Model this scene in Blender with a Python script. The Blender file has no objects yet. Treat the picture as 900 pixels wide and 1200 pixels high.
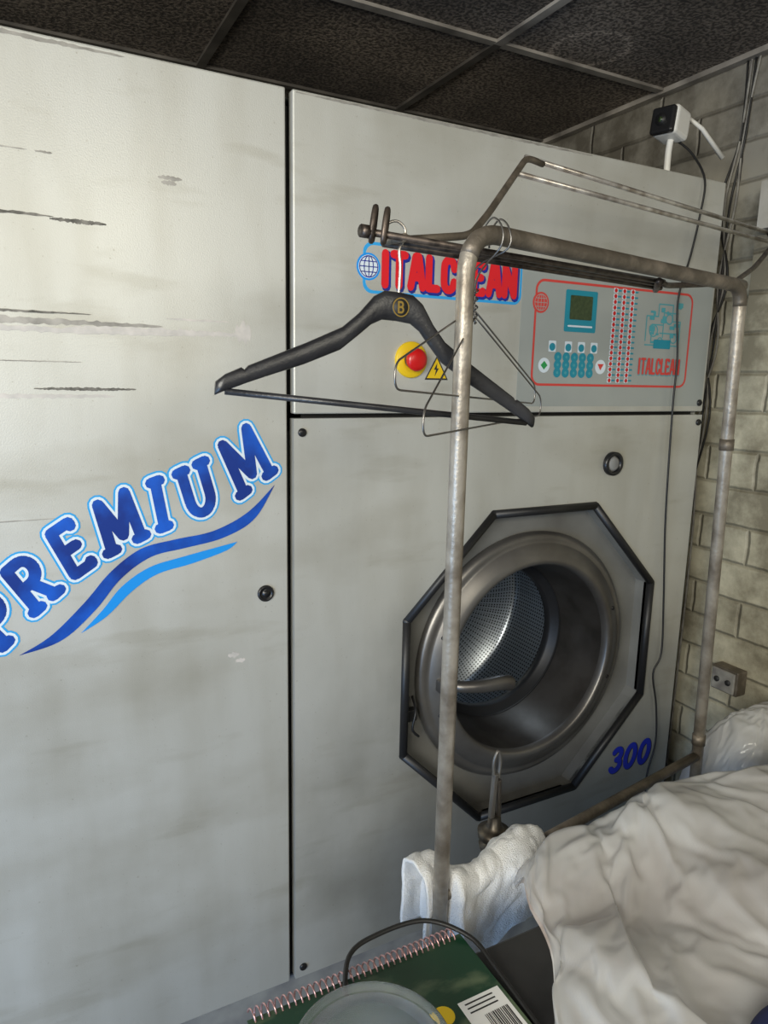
import bpy, bmesh, math, random
from mathutils import Vector, Matrix, noise
random.seed(4)
D=bpy.data; C=bpy.context
col=C.scene.collection
C.scene.view_settings.view_transform='Standard'

# ------------------------------------------------------------ materials
def new_mat(name):
    m=D.materials.new(name); m.use_nodes=True
    nt=m.node_tree; b=nt.nodes["Principled BSDF"]
    return m,nt,b
def N(nt,t,**kw):
    n=nt.nodes.new(t)
    for k,v in kw.items():
        if k in n.inputs.keys(): n.inputs[k].default_value=v
        else: setattr(n,k,v)
    return n
def c4(c): return (c[0],c[1],c[2],1)
def simple(name,c,rough=.5,metal=0.,c2=None,scale=20,bump=0.,bscale=80,thr=(.35,.65),spec=None,stretch=(1,1,1),emit=None):
    m,nt,b=new_mat(name)
    b.inputs["Base Color"].default_value=c4(c); b.inputs["Roughness"].default_value=rough; b.inputs["Metallic"].default_value=metal
    if spec is not None: b.inputs["Specular IOR Level"].default_value=spec
    tc=N(nt,"ShaderNodeTexCoord"); mp=N(nt,"ShaderNodeMapping"); mp.inputs["Scale"].default_value=stretch
    nt.links.new(tc.outputs["Object"],mp.inputs["Vector"])
    if c2:
        nz=N(nt,"ShaderNodeTexNoise"); nz.inputs["Scale"].default_value=scale; nz.inputs["Detail"].default_value=6
        nt.links.new(mp.outputs[0],nz.inputs["Vector"])
        r=N(nt,"ShaderNodeValToRGB"); r.color_ramp.elements[0].position=thr[0]; r.color_ramp.elements[1].position=thr[1]
        r.color_ramp.elements[0].color=c4(c); r.color_ramp.elements[1].color=c4(c2)
        nt.links.new(nz.outputs["Fac"],r.inputs[0]); nt.links.new(r.outputs[0],b.inputs["Base Color"])
    if bump:
        n2=N(nt,"ShaderNodeTexNoise"); n2.inputs["Scale"].default_value=bscale; n2.inputs["Detail"].default_value=4
        nt.links.new(mp.outputs[0],n2.inputs["Vector"])
        bp=N(nt,"ShaderNodeBump"); bp.inputs["Strength"].default_value=bump; bp.inputs["Distance"].default_value=.003
        nt.links.new(n2.outputs["Fac"],bp.inputs["Height"]); nt.links.new(bp.outputs[0],b.inputs["Normal"])
    return m

def panel_mat(name="painted_steel",dark_at=None):
    m,nt,b=new_mat(name)
    L=nt.links.new
    tc=N(nt,"ShaderNodeNewGeometry")
    def nz(scale,st,detail=5):
        mp=N(nt,"ShaderNodeMapping"); mp.inputs["Scale"].default_value=st; L(tc.outputs["Position"],mp.inputs[0])
        n=N(nt,"ShaderNodeTexNoise"); n.inputs["Scale"].default_value=scale; n.inputs["Detail"].default_value=detail; L(mp.outputs[0],n.inputs["Vector"]); return n
    def ramp(n,p0,p1,a,bb):
        r=N(nt,"ShaderNodeValToRGB"); r.color_ramp.elements[0].position=p0; r.color_ramp.elements[1].position=p1
        r.color_ramp.elements[0].color=c4(a); r.color_ramp.elements[1].color=c4(bb); L(n.outputs["Fac"],r.inputs[0]); return r
    base=ramp(nz(1.3,(1,1,1)),.3,.7,(.55,.55,.505),(.62,.62,.58))
    streak=ramp(nz(7,(1.4,1,.35),5),.42,.78,(1,1,1),(.76,.735,.68))
    dots=ramp(nz(150,(1,1,1),3),.66,.76,(1,1,1),(.66,.63,.57))
    rub=ramp(nz(3.6,(.6,1,1.3),8),.52,.72,(1,1,1),(.74,.715,.66))
    smear=ramp(nz(11,(.35,1,1.5),7),.60,.70,(1,1,1),(.78,.76,.71))
    def mul(a,b2,f=1):
        x=N(nt,"ShaderNodeMix"); x.data_type='RGBA'; x.blend_type='MULTIPLY'; x.inputs[0].default_value=f
        L(a,x.inputs[6]); L(b2,x.inputs[7]); return x.outputs[2]
    o=mul(base.outputs[0],streak.outputs[0],.6); o=mul(o,dots.outputs[0],.7); o=mul(o,rub.outputs[0],.7); o=mul(o,smear.outputs[0],.5)
    if dark_at:  # colour multiplied darker around a given point, edge broken by noise
        vm=N(nt,"ShaderNodeVectorMath"); vm.operation='DISTANCE'; L(tc.outputs["Position"],vm.inputs[0]); vm.inputs[1].default_value=dark_at
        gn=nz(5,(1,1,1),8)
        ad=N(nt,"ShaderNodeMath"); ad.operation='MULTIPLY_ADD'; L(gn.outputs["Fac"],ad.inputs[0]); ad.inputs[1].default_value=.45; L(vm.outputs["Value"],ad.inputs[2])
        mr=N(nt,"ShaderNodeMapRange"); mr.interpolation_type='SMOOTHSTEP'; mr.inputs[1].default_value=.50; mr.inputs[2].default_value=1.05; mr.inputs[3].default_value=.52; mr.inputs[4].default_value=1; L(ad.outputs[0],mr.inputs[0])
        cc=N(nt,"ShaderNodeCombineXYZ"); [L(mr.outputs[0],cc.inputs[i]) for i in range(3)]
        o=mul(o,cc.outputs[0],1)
    L(o,b.inputs["Base Color"])
    rr=N(nt,"ShaderNodeMapRange"); rr.inputs[3].default_value=.34; rr.inputs[4].default_value=.54
    L(nz(3,(1,1,.6)).outputs["Fac"],rr.inputs[0]); L(rr.outputs[0],b.inputs["Roughness"])
    b.inputs["Metallic"].default_value=.38
    bp=N(nt,"ShaderNodeBump"); bp.inputs["Strength"].default_value=.12; bp.inputs["Distance"].default_value=.002
    L(nz(420,(1,1,1),2).outputs["Fac"],bp.inputs["Height"]); L(bp.outputs[0],b.inputs["Normal"])
    return m
M={}
M['panel']=panel_mat(); M['panel_low']=panel_mat("painted_steel_darker_low",(1.131,1.3,.56))
M['dark']=simple("dark_gap",(.012,.012,.012),.7)
M['rubber']=simple("black_rubber",(.012,.012,.013),.45)
M['plinth']=simple("plinth_grey",(.2,.2,.2),.6,c2=(.32,.32,.3),scale=14)
M['steel']=simple("brushed_steel",(.23,.22,.205),.38,.75,c2=(.14,.13,.12),scale=7)
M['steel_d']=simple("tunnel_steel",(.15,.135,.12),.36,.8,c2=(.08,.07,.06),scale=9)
M['recess']=simple("recess_plate",(.22,.22,.205),.55,.1,c2=(.085,.08,.072),scale=3,thr=(.38,.72))
M['navy']=simple("decal_navy",(.004,.03,.22),.4,c2=(.006,.10,.55),scale=9,thr=(.42,.62))
M['blue']=simple("decal_blue",(.01,.27,.75),.4)
M['cyanl']=simple("decal_cyan",(.03,.34,.72),.4)
M['white']=simple("decal_white",(.66,.74,.80),.4)
M['red']=simple("decal_red",(.68,.012,.02),.4)
M['redf']=simple("decal_red_line",(.60,.055,.045),.45)
M['navyd']=simple("decal_blueprint",(.01,.02,.3),.4,c2=(.015,.03,.18),scale=60)
M['teal']=simple("decal_teal",(.01,.24,.33),.4)
M['teall']=simple("decal_teal_light",(.07,.33,.38),.4)
M['plate']=simple("control_plate",(.33,.355,.34),.35,.1,c2=(.37,.39,.37),scale=6)
M['lcd']=simple("lcd_screen",(.03,.05,.02),.2,c2=(.05,.075,.03),scale=120)
M['peel']=simple("bare_steel_scratch",(.07,.068,.06),.5,.4,c2=(.22,.21,.19),scale=60)
M['peel2']=simple("scuffed_primer",(.40,.38,.345),.5,.2,c2=(.22,.21,.19),scale=30)
M['peel3']=simple("light_scuff",(.60,.56,.52),.5,c2=(.46,.44,.41),scale=40)
M['yellow']=simple("safety_yellow",(.75,.50,.01),.4)
M['redm']=simple("mushroom_red",(.55,.008,.008),.3)
M['blackp']=simple("black_plastic",(.012,.012,.013),.32)
M['hanger']=simple("hanger_black",(.012,.012,.014),.36,c2=(.03,.03,.032),scale=18,bump=.15,bscale=200)
M['gold']=simple("gold",(.75,.5,.12),.3,.9)
M['pipe']=simple("worn_pipe",(.40,.36,.30),.42,.5,c2=(.19,.16,.125),scale=22,thr=(.4,.65),bump=.3,bscale=150)
M['rust']=simple("worn_dark_bar",(.13,.11,.085),.5,.5,c2=(.26,.22,.175),scale=25,thr=(.45,.7),bump=.4,bscale=150)
M['rod']=simple("dark_rod",(.045,.036,.03),.42,.7,c2=(.14,.11,.09),scale=60)
M['rodl']=simple("shiny_rod",(.72,.69,.64),.3,.7,c2=(.30,.26,.22),scale=30)
M['wire']=simple("galvanised_wire",(.22,.21,.2),.35,.9)
M['cable']=simple("black_cable",(.012,.012,.012),.5)
M['whitep']=simple("white_plastic",(.72,.71,.67),.4)
M['patch']=simple("painted_timber",(.42,.41,.38),.6,c2=(.32,.31,.28),scale=12)
M['greyc']=simple("grey_cable",(.3,.29,.26),.6,c2=(.16,.15,.14),scale=30)
M['table']=simple("dark_table_top",(.012,.012,.013),.4,c2=(.03,.03,.03),scale=12)
M['conc']=simple("concrete",(.16,.155,.145),.8,c2=(.24,.23,.21),scale=5,bump=.4,bscale=30)
M['towel']=simple("terry_towel",(.82,.82,.81),.95,bump=1.0,bscale=500,spec=.1)
M['paper']=simple("label_paper",(.8,.8,.79),.6)
M['ink']=simple("ink_black",(.02,.02,.02),.6)
M['green']=simple("notebook_cover",(.008,.045,.022),.3,c2=(.10,.14,.08),scale=9,thr=(.5,.62),stretch=(1,2.2,1))
M['spiral']=simple("spiral_rose_wire",(.55,.33,.32),.3,.7)
M['navyc']=simple("navy_cloth",(.01,.015,.07),.9)
M['brass']=simple("dirty_brass",(.12,.10,.075),.4,.8,c2=(.05,.045,.04),scale=50)

# perforated drum
m,nt,b=new_mat("perforated_drum"); L=nt.links.new
b.inputs["Metallic"].default_value=.85; b.inputs["Roughness"].default_value=.3
uv=N(nt,"ShaderNodeUVMap"); sp=N(nt,"ShaderNodeSeparateXYZ"); L(uv.outputs[0],sp.inputs[0])
def MT(op,a,b2=None):
    n=nt.nodes.new("ShaderNodeMath"); n.operation=op
    for i,v in enumerate((a,b2)):
        if v is None: continue
        if isinstance(v,(int,float)): n.inputs[i].default_value=v
        else: L(v,n.inputs[i])
    return n.outputs[0]
fx=MT('SUBTRACT',MT('FRACT',MT('MULTIPLY',sp.outputs[0],90.)),.5)
fy=MT('SUBTRACT',MT('FRACT',MT('MULTIPLY',sp.outputs[1],95.)),.5)
dd=MT('SQRT',MT('ADD',MT('MULTIPLY',fx,fx),MT('MULTIPLY',fy,fy)))
hole=MT('LESS_THAN',dd,.26)
mx=N(nt,"ShaderNodeMix"); mx.data_type='RGBA'; L(hole,mx.inputs[0]); mx.inputs[6].default_value=(.42,.46,.50,1); mx.inputs[7].default_value=(.01,.01,.01,1)
L(mx.outputs[2],b.inputs["Base Color"]); M['drum']=m

# white painted brick wall
m,nt,b=new_mat("painted_brick"); L=nt.links.new
ge=N(nt,"ShaderNodeNewGeometry"); sp=N(nt,"ShaderNodeSeparateXYZ"); L(ge.outputs["Position"],sp.inputs[0])
cb=N(nt,"ShaderNodeCombineXYZ")
ad=N(nt,"ShaderNodeMath"); ad.operation='ADD'; L(sp.outputs[0],ad.inputs[0]); L(sp.outputs[1],ad.inputs[1])
L(ad.outputs[0],cb.inputs[0]); L(sp.outputs[2],cb.inputs[1])
nw=N(nt,"ShaderNodeTexNoise"); nw.inputs["Scale"].default_value=12; nw.inputs["Detail"].default_value=4; L(cb.outputs[0],nw.inputs["Vector"])
vm=N(nt,"ShaderNodeVectorMath"); vm.operation='MULTIPLY_ADD'; L(nw.outputs["Color"],vm.inputs[0]); vm.inputs[1].default_value=(.016,.010,0); L(cb.outputs[0],vm.inputs[2])
br=N(nt,"ShaderNodeTexBrick"); L(vm.outputs[0],br.inputs["Vector"])
br.inputs["Scale"].default_value=1; br.inputs["Brick Width"].default_value=.29; br.inputs["Row Height"].default_value=.102
br.inputs["Mortar Size"].default_value=.008; br.inputs["Mortar Smooth"].default_value=1.
br.inputs["Color1"].default_value=(.58,.54,.40,1); br.inputs["Color2"].default_value=(.50,.465,.345,1); br.inputs["Mortar"].default_value=(.42,.385,.28,1)
nz=N(nt,"ShaderNodeTexNoise"); nz.inputs["Scale"].default_value=3.5; nz.inputs["Detail"].default_value=10; nz.inputs["Roughness"].default_value=.68; L(ge.outputs["Position"],nz.inputs["Vector"])
rp=N(nt,"ShaderNodeValToRGB"); rp.color_ramp.elements[0].position=.42; rp.color_ramp.elements[0].color=(.30,.28,.25,1); rp.color_ramp.elements[1].position=.60; rp.color_ramp.elements[1].color=(1,1,1,1)
L(nz.outputs["Fac"],rp.inputs[0])
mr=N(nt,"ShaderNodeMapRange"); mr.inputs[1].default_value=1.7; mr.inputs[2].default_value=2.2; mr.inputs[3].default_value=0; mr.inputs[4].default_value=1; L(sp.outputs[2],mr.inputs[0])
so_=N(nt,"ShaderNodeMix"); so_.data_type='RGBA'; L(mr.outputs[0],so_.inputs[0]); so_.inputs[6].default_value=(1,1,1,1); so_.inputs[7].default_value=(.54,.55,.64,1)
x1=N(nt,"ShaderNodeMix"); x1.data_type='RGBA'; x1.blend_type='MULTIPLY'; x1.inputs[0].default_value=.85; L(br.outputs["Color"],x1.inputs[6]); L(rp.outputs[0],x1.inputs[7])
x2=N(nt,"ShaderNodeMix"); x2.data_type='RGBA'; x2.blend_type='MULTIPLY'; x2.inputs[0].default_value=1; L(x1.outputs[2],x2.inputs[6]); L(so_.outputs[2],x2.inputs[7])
L(x2.outputs[2],b.inputs["Base Color"]); b.inputs["Roughness"].default_value=.5
bp=N(nt,"ShaderNodeBump"); bp.inputs["Strength"].default_value=.7; bp.inputs["Distance"].default_value=.010; bp.invert=True
m2=N(nt,"ShaderNodeMath"); m2.operation='MULTIPLY_ADD'; L(nz.outputs["Fac"],m2.inputs[0]); m2.inputs[1].default_value=.35; L(br.outputs["Fac"],m2.inputs[2])
L(m2.outputs[0],bp.inputs["Height"]); L(bp.outputs[0],b.inputs["Normal"]); M['brick']=m

# ceiling tile
m,nt,b=new_mat("stained_ceiling_tile"); L=nt.links.new
tc=N(nt,"ShaderNodeNewGeometry")
n1=N(nt,"ShaderNodeTexNoise"); n1.inputs["Scale"].default_value=110; n1.inputs["Detail"].default_value=3; L(tc.outputs["Position"],n1.inputs["Vector"])
n2=N(nt,"ShaderNodeTexNoise"); n2.inputs["Scale"].default_value=2.2; n2.inputs["Detail"].default_value=6; L(tc.outputs["Position"],n2.inputs["Vector"])
r1=N(nt,"ShaderNodeValToRGB"); r1.color_ramp.elements[0].position=.42; r1.color_ramp.elements[0].color=(.06,.051,.044,1); r1.color_ramp.elements[1].position=.60; r1.color_ramp.elements[1].color=(.23,.20,.172,1); L(n1.outputs["Fac"],r1.inputs[0])
r2=N(nt,"ShaderNodeValToRGB"); r2.color_ramp.elements[0].position=.38; r2.color_ramp.elements[0].color=(.5,.47,.44,1); r2.color_ramp.elements[1].position=.66; r2.color_ramp.elements[1].color=(1.3,1.25,1.18,1); L(n2.outputs["Fac"],r2.inputs[0])
x=N(nt,"ShaderNodeMix"); x.data_type='RGBA'; x.blend_type='MULTIPLY'; x.inputs[0].default_value=1; L(r1.outputs[0],x.inputs[6]); L(r2.outputs[0],x.inputs[7])
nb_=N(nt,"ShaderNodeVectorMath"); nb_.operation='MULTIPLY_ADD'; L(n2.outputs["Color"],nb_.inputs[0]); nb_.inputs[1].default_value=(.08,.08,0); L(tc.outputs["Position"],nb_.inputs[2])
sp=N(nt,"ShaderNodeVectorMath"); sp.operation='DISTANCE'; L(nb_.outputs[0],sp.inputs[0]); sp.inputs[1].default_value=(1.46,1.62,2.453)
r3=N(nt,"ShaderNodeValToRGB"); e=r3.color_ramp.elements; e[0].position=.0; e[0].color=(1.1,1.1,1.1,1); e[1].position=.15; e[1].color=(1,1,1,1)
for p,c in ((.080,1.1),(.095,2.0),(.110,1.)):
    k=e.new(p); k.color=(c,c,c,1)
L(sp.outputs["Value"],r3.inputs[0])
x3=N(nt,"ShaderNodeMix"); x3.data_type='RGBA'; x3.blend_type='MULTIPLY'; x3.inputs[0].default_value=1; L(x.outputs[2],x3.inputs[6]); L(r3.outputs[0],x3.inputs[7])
L(x3.outputs[2],b.inputs["Base Color"]); b.inputs["Roughness"].default_value=.95
bp=N(nt,"ShaderNodeBump"); bp.inputs["Strength"].default_value=.6; bp.inputs["Distance"].default_value=.004; L(n1.outputs["Fac"],bp.inputs["Height"]); L(bp.outputs[0],b.inputs["Normal"])
M['tile']=m
M['tbar']=simple("t_bar_dirty",(.04,.036,.032),.5,.1,c2=(.12,.108,.095),scale=9)
M['tbarl']=simple("t_bar_worn",(.38,.35,.31),.5,.1,c2=(.13,.118,.105),scale=7)

# plastic film & translucent tub
m,nt,b=new_mat("thin_white_plastic"); L=nt.links.new
b.inputs["Roughness"].default_value=.20; b.inputs["Specular IOR Level"].default_value=.8
b.inputs["Coat Weight"].default_value=.6; b.inputs["Coat Roughness"].default_value=.08
ge=N(nt,"ShaderNodeNewGeometry"); n1=N(nt,"ShaderNodeTexNoise"); n1.inputs["Scale"].default_value=7; n1.inputs["Detail"].default_value=3; L(ge.outputs["Position"],n1.inputs["Vector"])
r1=N(nt,"ShaderNodeValToRGB"); r1.color_ramp.elements[0].position=.36; r1.color_ramp.elements[0].color=(.74,.75,.75,1); r1.color_ramp.elements[1].position=.68; r1.color_ramp.elements[1].color=(.55,.53,.515,1); L(n1.outputs["Fac"],r1.inputs[0]); L(r1.outputs[0],b.inputs["Base Color"])
mp=N(nt,"ShaderNodeMapping"); mp.inputs["Rotation"].default_value=(0,0,.9); mp.inputs["Scale"].default_value=(1,2.2,1); L(ge.outputs["Position"],mp.inputs[0])
nf=N(nt,"ShaderNodeTexNoise"); nf.noise_type='RIDGED_MULTIFRACTAL'; nf.inputs["Scale"].default_value=9; nf.inputs["Detail"].default_value=5; nf.inputs["Distortion"].default_value=1.0; L(mp.outputs[0],nf.inputs["Vector"])
bp=N(nt,"ShaderNodeBump"); bp.inputs["Strength"].default_value=.30; bp.inputs["Distance"].default_value=.006; L(nf.outputs["Fac"],bp.inputs["Height"]); L(bp.outputs[0],b.inputs["Normal"]); L(bp.outputs[0],b.inputs["Coat Normal"])
tr=N(nt,"ShaderNodeBsdfTranslucent"); tr.inputs["Color"].default_value=(.80,.80,.79,1)
tp=N(nt,"ShaderNodeBsdfTransparent"); tp.inputs["Color"].default_value=(.95,.95,.95,1)
ms=N(nt,"ShaderNodeMixShader"); ms.inputs[0].default_value=.28; L(b.outputs[0],ms.inputs[1]); L(tr.outputs[0],ms.inputs[2])
ms2=N(nt,"ShaderNodeMixShader"); ms2.inputs[0].default_value=.25; L(ms.outputs[0],ms2.inputs[1]); L(tp.outputs[0],ms2.inputs[2])
L(ms2.outputs[0],nt.nodes["Material Output"].inputs[0])
M['bag']=m
M['laundry']=simple("bagged_laundry",(.72,.71,.70),.9,c2=(.45,.38,.35),scale=5,thr=(.48,.56))
m,nt,b=new_mat("clear_tub_plastic")
b.inputs["Base Color"].default_value=(.82,.88,.92,1); b.inputs["Roughness"].default_value=.16; b.inputs["Transmission Weight"].default_value=.9; b.inputs["IOR"].default_value=1.18
M['clear']=m

# ------------------------------------------------------------ geometry helpers
def empty(name):
    e=D.objects.new(name,None); e.empty_display_size=.05; col.objects.link(e); return e
def link(name,me,mat,parent=None,smooth=False):
    o=D.objects.new(name,me); col.objects.link(o)
    if mat: me.materials.append(mat)
    if parent: o.parent=parent
    if smooth:
        for p in me.polygons: p.use_smooth=True
    return o
def from_bm(name,bm,mat,parent=None,smooth=False):
    me=D.meshes.new(name); bm.to_mesh(me); bm.free(); return link(name,me,mat,parent,smooth)
def box(name,x0,x1,y0,y1,z0,z1,mat,parent=None,bevel=0,seg=2,rot=None):
    bm=bmesh.new(); bmesh.ops.create_cube(bm,size=1)
    for v in bm.verts: v.co=Vector((v.co.x*(x1-x0),v.co.y*(y1-y0),v.co.z*(z1-z0)))
    if bevel: bmesh.ops.bevel(bm,geom=bm.edges[:],offset=bevel,segments=seg,affect='EDGES',profile=.5)
    if rot is not None:
        for v in bm.verts: v.co=rot@v.co
    o=from_bm(name,bm,mat,parent); o.location=((x0+x1)/2,(y0+y1)/2,(z0+z1)/2)
    return o
def smoothpath(pts,n=8,closed=False):
    P=[Vector(p) for p in pts]
    if len(P)<3: return P
    out=[]
    rng=len(P) if closed else len(P)-1
    for i in range(rng):
        if closed: p0,p1,p2,p3=P[i-1],P[i],P[(i+1)%len(P)],P[(i+2)%len(P)]
        else: p0,p1,p2,p3=P[max(i-1,0)],P[i],P[i+1],P[min(i+2,len(P)-1)]
        for k in range(n):
            t=k/n
            out.append(.5*((2*p1)+(-p0+p2)*t+(2*p0-5*p1+4*p2-p3)*t*t+(-p0+3*p1-3*p2+p3)*t**3))
    if not closed: out.append(P[-1])
    return out
def filletpath(pts,r,n=6):
    P=[Vector(p) for p in pts]; out=[P[0]]
    for i in range(1,len(P)-1):
        a=(P[i-1]-P[i]); b=(P[i+1]-P[i]); rr=min(r,a.length*.45,b.length*.45)
        A=P[i]+a.normalized()*rr; B=P[i]+b.normalized()*rr
        for k in range(n+1):
            t=k/n; out.append((1-t)**2*A+2*t*(1-t)*P[i]+t*t*B)
    out.append(P[-1]); return out
def tube(name,pts,r,mat,parent=None,seg=12,closed=False,rad=None):
    P=[Vector(p) for p in pts]; n=len(P); bm=bmesh.new(); rings=[]
    T0=(P[1]-P[0]).normalized()
    up=Vector((0,0,1)) if abs(T0.z)<.9 else Vector((1,0,0))
    nrm=T0.cross(up).normalized()
    for i in range(n):
        if closed: T=(P[(i+1)%n]-P[i-1])
        else: T=P[min(i+1,n-1)]-P[max(i-1,0)]
        T=T.normalized()
        nrm=(nrm-T*nrm.dot(T)).normalized(); bn=T.cross(nrm)
        R=rad[i] if rad else r
        rings.append([bm.verts.new(P[i]+(nrm*math.cos(a)+bn*math.sin(a))*R) for a in [2*math.pi*k/seg for k in range(seg)]])
    for i in range(n if closed else n-1):
        A=rings[i]; B=rings[(i+1)%n]
        for k in range(seg): bm.faces.new((A[k],A[(k+1)%seg],B[(k+1)%seg],B[k]))
    if not closed:
        bm.faces.new(rings[0][::-1]); bm.faces.new(rings[-1])
    bmesh.ops.recalc_face_normals(bm,faces=bm.faces[:])
    o=from_bm(name,bm,mat,parent,True); return o
def lathe(name,prof,cx,cz,mat,parent=None,seg=96,uvr=.3):
    bm=bmesh.new(); uvl=bm.loops.layers.uv.new("UVMap"); rings=[]; ln=[0]
    for i in range(1,len(prof)): ln.append(ln[-1]+math.dist(prof[i],prof[i-1]))
    for r,y in prof:
        rings.append([bm.verts.new((cx+r*math.cos(2*math.pi*k/seg),y,cz+r*math.sin(2*math.pi*k/seg))) for k in range(seg)])
    for i in range(len(prof)-1):
        for k in range(seg):
            k2=(k+1)%seg
            f=bm.faces.new((rings[i][k],rings[i][k2],rings[i+1][k2],rings[i+1][k])); f.smooth=True
            us=[(k,i),(k+1,i),(k+1,i+1),(k,i+1)]
            for lp,(a,j) in zip(f.loops,us): lp[uvl].uv=(2*math.pi*a/seg*uvr,ln[j])
    o=from_bm(name,bm,mat,parent); return o
def flat(name,pts,y,mat,parent=None,th=.0003,axis='y'):
    bm=bmesh.new()
    vs=[bm.verts.new((p[0],y,p[1])) if axis=='y' else bm.verts.new((p[0],p[1],y)) for p in pts]
    f=bm.faces.new(vs)
    ext=bmesh.ops.extrude_face_region(bm,geom=[f])
    d=Vector((0,th,0)) if axis=='y' else Vector((0,0,-th))
    for v in ext['geom']:
        if isinstance(v,bmesh.types.BMVert): v.co+=d
    bmesh.ops.recalc_face_normals(bm,faces=bm.faces[:])
    return from_bm(name,bm,mat,parent)
def disc_pts(cx,cz,r,n=28): return [(cx+r*math.cos(2*math.pi*k/n),cz+r*math.sin(2*math.pi*k/n)) for k in range(n)]
def rrect(x0,x1,z0,z1,r,n=5):
    out=[]
    for cx,cz,a in ((x1-r,z1-r,0),(x0+r,z1-r,90),(x0+r,z0+r,180),(x1-r,z0+r,270)):
        for k in range(n+1):
            t=math.radians(a+90*k/n); out.append((cx+r*math.cos(t),cz+r*math.sin(t)))
    return out
def multi(name,polys,y,mat,parent=None,axis='y'):
    bm=bmesh.new()
    for i,pl in enumerate(polys):
        yy=y-1e-6*(i%40)
        vs=[bm.verts.new((p[0],yy,p[1])) if axis=='y' else bm.verts.new((p[0],p[1],y+1e-6*(i%40))) for p in pl]
        bm.faces.new(vs)
    return from_bm(name,bm,mat,parent)
def ss(a,b,x): t=min(1,max(0,(x-a)/(b-a))); return t*t*(3-2*t)

# ------------------------------------------------------------ plastic bags: cloth simulated film over a laundry mound
TZ=.850
def heap(name,x0,x1,y0,y1,hfun,mat,nx=220,ny=180):
    bm=bmesh.new(); g=[]
    for i in range(nx+1):
        row=[]
        for j in range(ny+1):
            x=x0+(x1-x0)*i/nx; y=y0+(y1-y0)*j/ny; row.append(bm.verts.new(hfun(x,y,i/nx,j/ny)))
        g.append(row)
    for i in range(nx):
        for j in range(ny): bm.faces.new((g[i][j],g[i+1][j],g[i+1][j+1],g[i][j+1]))
    bmesh.ops.recalc_face_normals(bm,faces=bm.faces[:])
    return from_bm(name,bm,mat,None,True)
def leftx(y): return .497+.64*max(0,y-.50)+.010*math.sin(y*23)
def mound(u,v,lift=0):
    y=.16+v*(.80-.16); xl=leftx(y); x=xl+u*(1.68-xl)
    y=.16+v*(.80+.015*math.sin(x*9)+.01*math.sin(x*21)-.16)
    x+=.012*noise.noise(Vector((y*14,3,1)))*(1-u)
    e=min(1,u/.12)**.5*min(1,(1-v)/.16)**.5*min(1,(1-u)/.05)**.5*min(1,v/.05)**.5 if 0<u<1 and 0<v<1 else 0
    h=.032+.018*ss(.62,.95,x)+.050*noise.noise(Vector((x*3.6,y*3.6,4)))+.022*noise.noise(Vector((x*7,y*7,14)))
    z=TZ+.003+e*(max(.008,h)+lift)
    if v>.88: z-=.10*((v-.88)/.12)**1.5
    return Vector((x,y,z))
def sim_bag(name,fun,nu,nv,frames,grow,seed,lift):
    e=empty(name)
    bm=bmesh.new(); g=[[bm.verts.new(fun(i/60,j/40,0)) for j in range(41)] for i in range(61)]
    for i in range(60):
        for j in range(40): bm.faces.new((g[i][j],g[i+1][j],g[i+1][j+1],g[i][j+1]))
    colr=from_bm("contents",bm,M['laundry'],None,True)
    cm=colr.modifiers.new("c","COLLISION"); colr.collision.thickness_outer=.004; colr.collision.cloth_friction=5
    bm=bmesh.new()
    g=[[bm.verts.new(fun(i/nu,j/nv,lift)+Vector((0,0,.006+.010*noise.noise(Vector((i*.12,j*.12,seed)))))) for j in range(nv+1)] for i in range(nu+1)]
    for i in range(nu):
        for j in range(nv): bm.faces.new((g[i][j],g[i+1][j],g[i+1][j+1],g[i][j+1]))
    ob=from_bm("film",bm,M['bag'],None,True)
    vg=ob.vertex_groups.new(name="pin")
    idx=[i*(nv+1)+j for i in range(nu+1) for j in range(nv+1) if i in (0,nu) or j in (0,nv)]
    vg.add(idx,1.0,'REPLACE')
    md=ob.modifiers.new("cloth","CLOTH"); s=md.settings
    s.quality=7; s.mass=.05; s.air_damping=2; s.tension_stiffness=40; s.compression_stiffness=40; s.shear_stiffness=30; s.bending_stiffness=.22
    s.vertex_group_mass="pin"; s.shrink_min=-grow
    md.collision_settings.distance_min=.003; md.collision_settings.collision_quality=3; md.collision_settings.use_self_collision=False
    md.point_cache.frame_start=1; md.point_cache.frame_end=frames
    sc_=C.scene
    for f in range(1,frames+1): sc_.frame_set(f)
    dg=C.evaluated_depsgraph_get(); me=D.meshes.new_from_object(ob.evaluated_get(dg))
    ob.modifiers.clear(); ob.data=me
    for p in me.polygons: p.use_smooth=True
    colr.modifiers.clear()
    colr.location.z-=.003
    sb=ob.modifiers.new("sub","SUBSURF"); sb.levels=1; sb.render_levels=1
    ob.parent=e; colr.parent=e
    sc_.frame_set(1)
    return ob
sim_bag("plastic_bag",mound,140,80,30,.10,3,.030)
def mound2(u,v,lift=0):
    a=(u-.5)*2; b2=(v-.5)*2; x=1.52+a*.17; y=.935+b2*.10
    r=min(1,max(abs(a),abs(b2))**2*.6+(a*a+b2*b2)*.3); m_=max(0,1-r)**.5
    return Vector((x,y,.62+m_*(.225+lift)))
sim_bag("plastic_bag",mound2,50,36,20,.09,8,.02)

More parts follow.
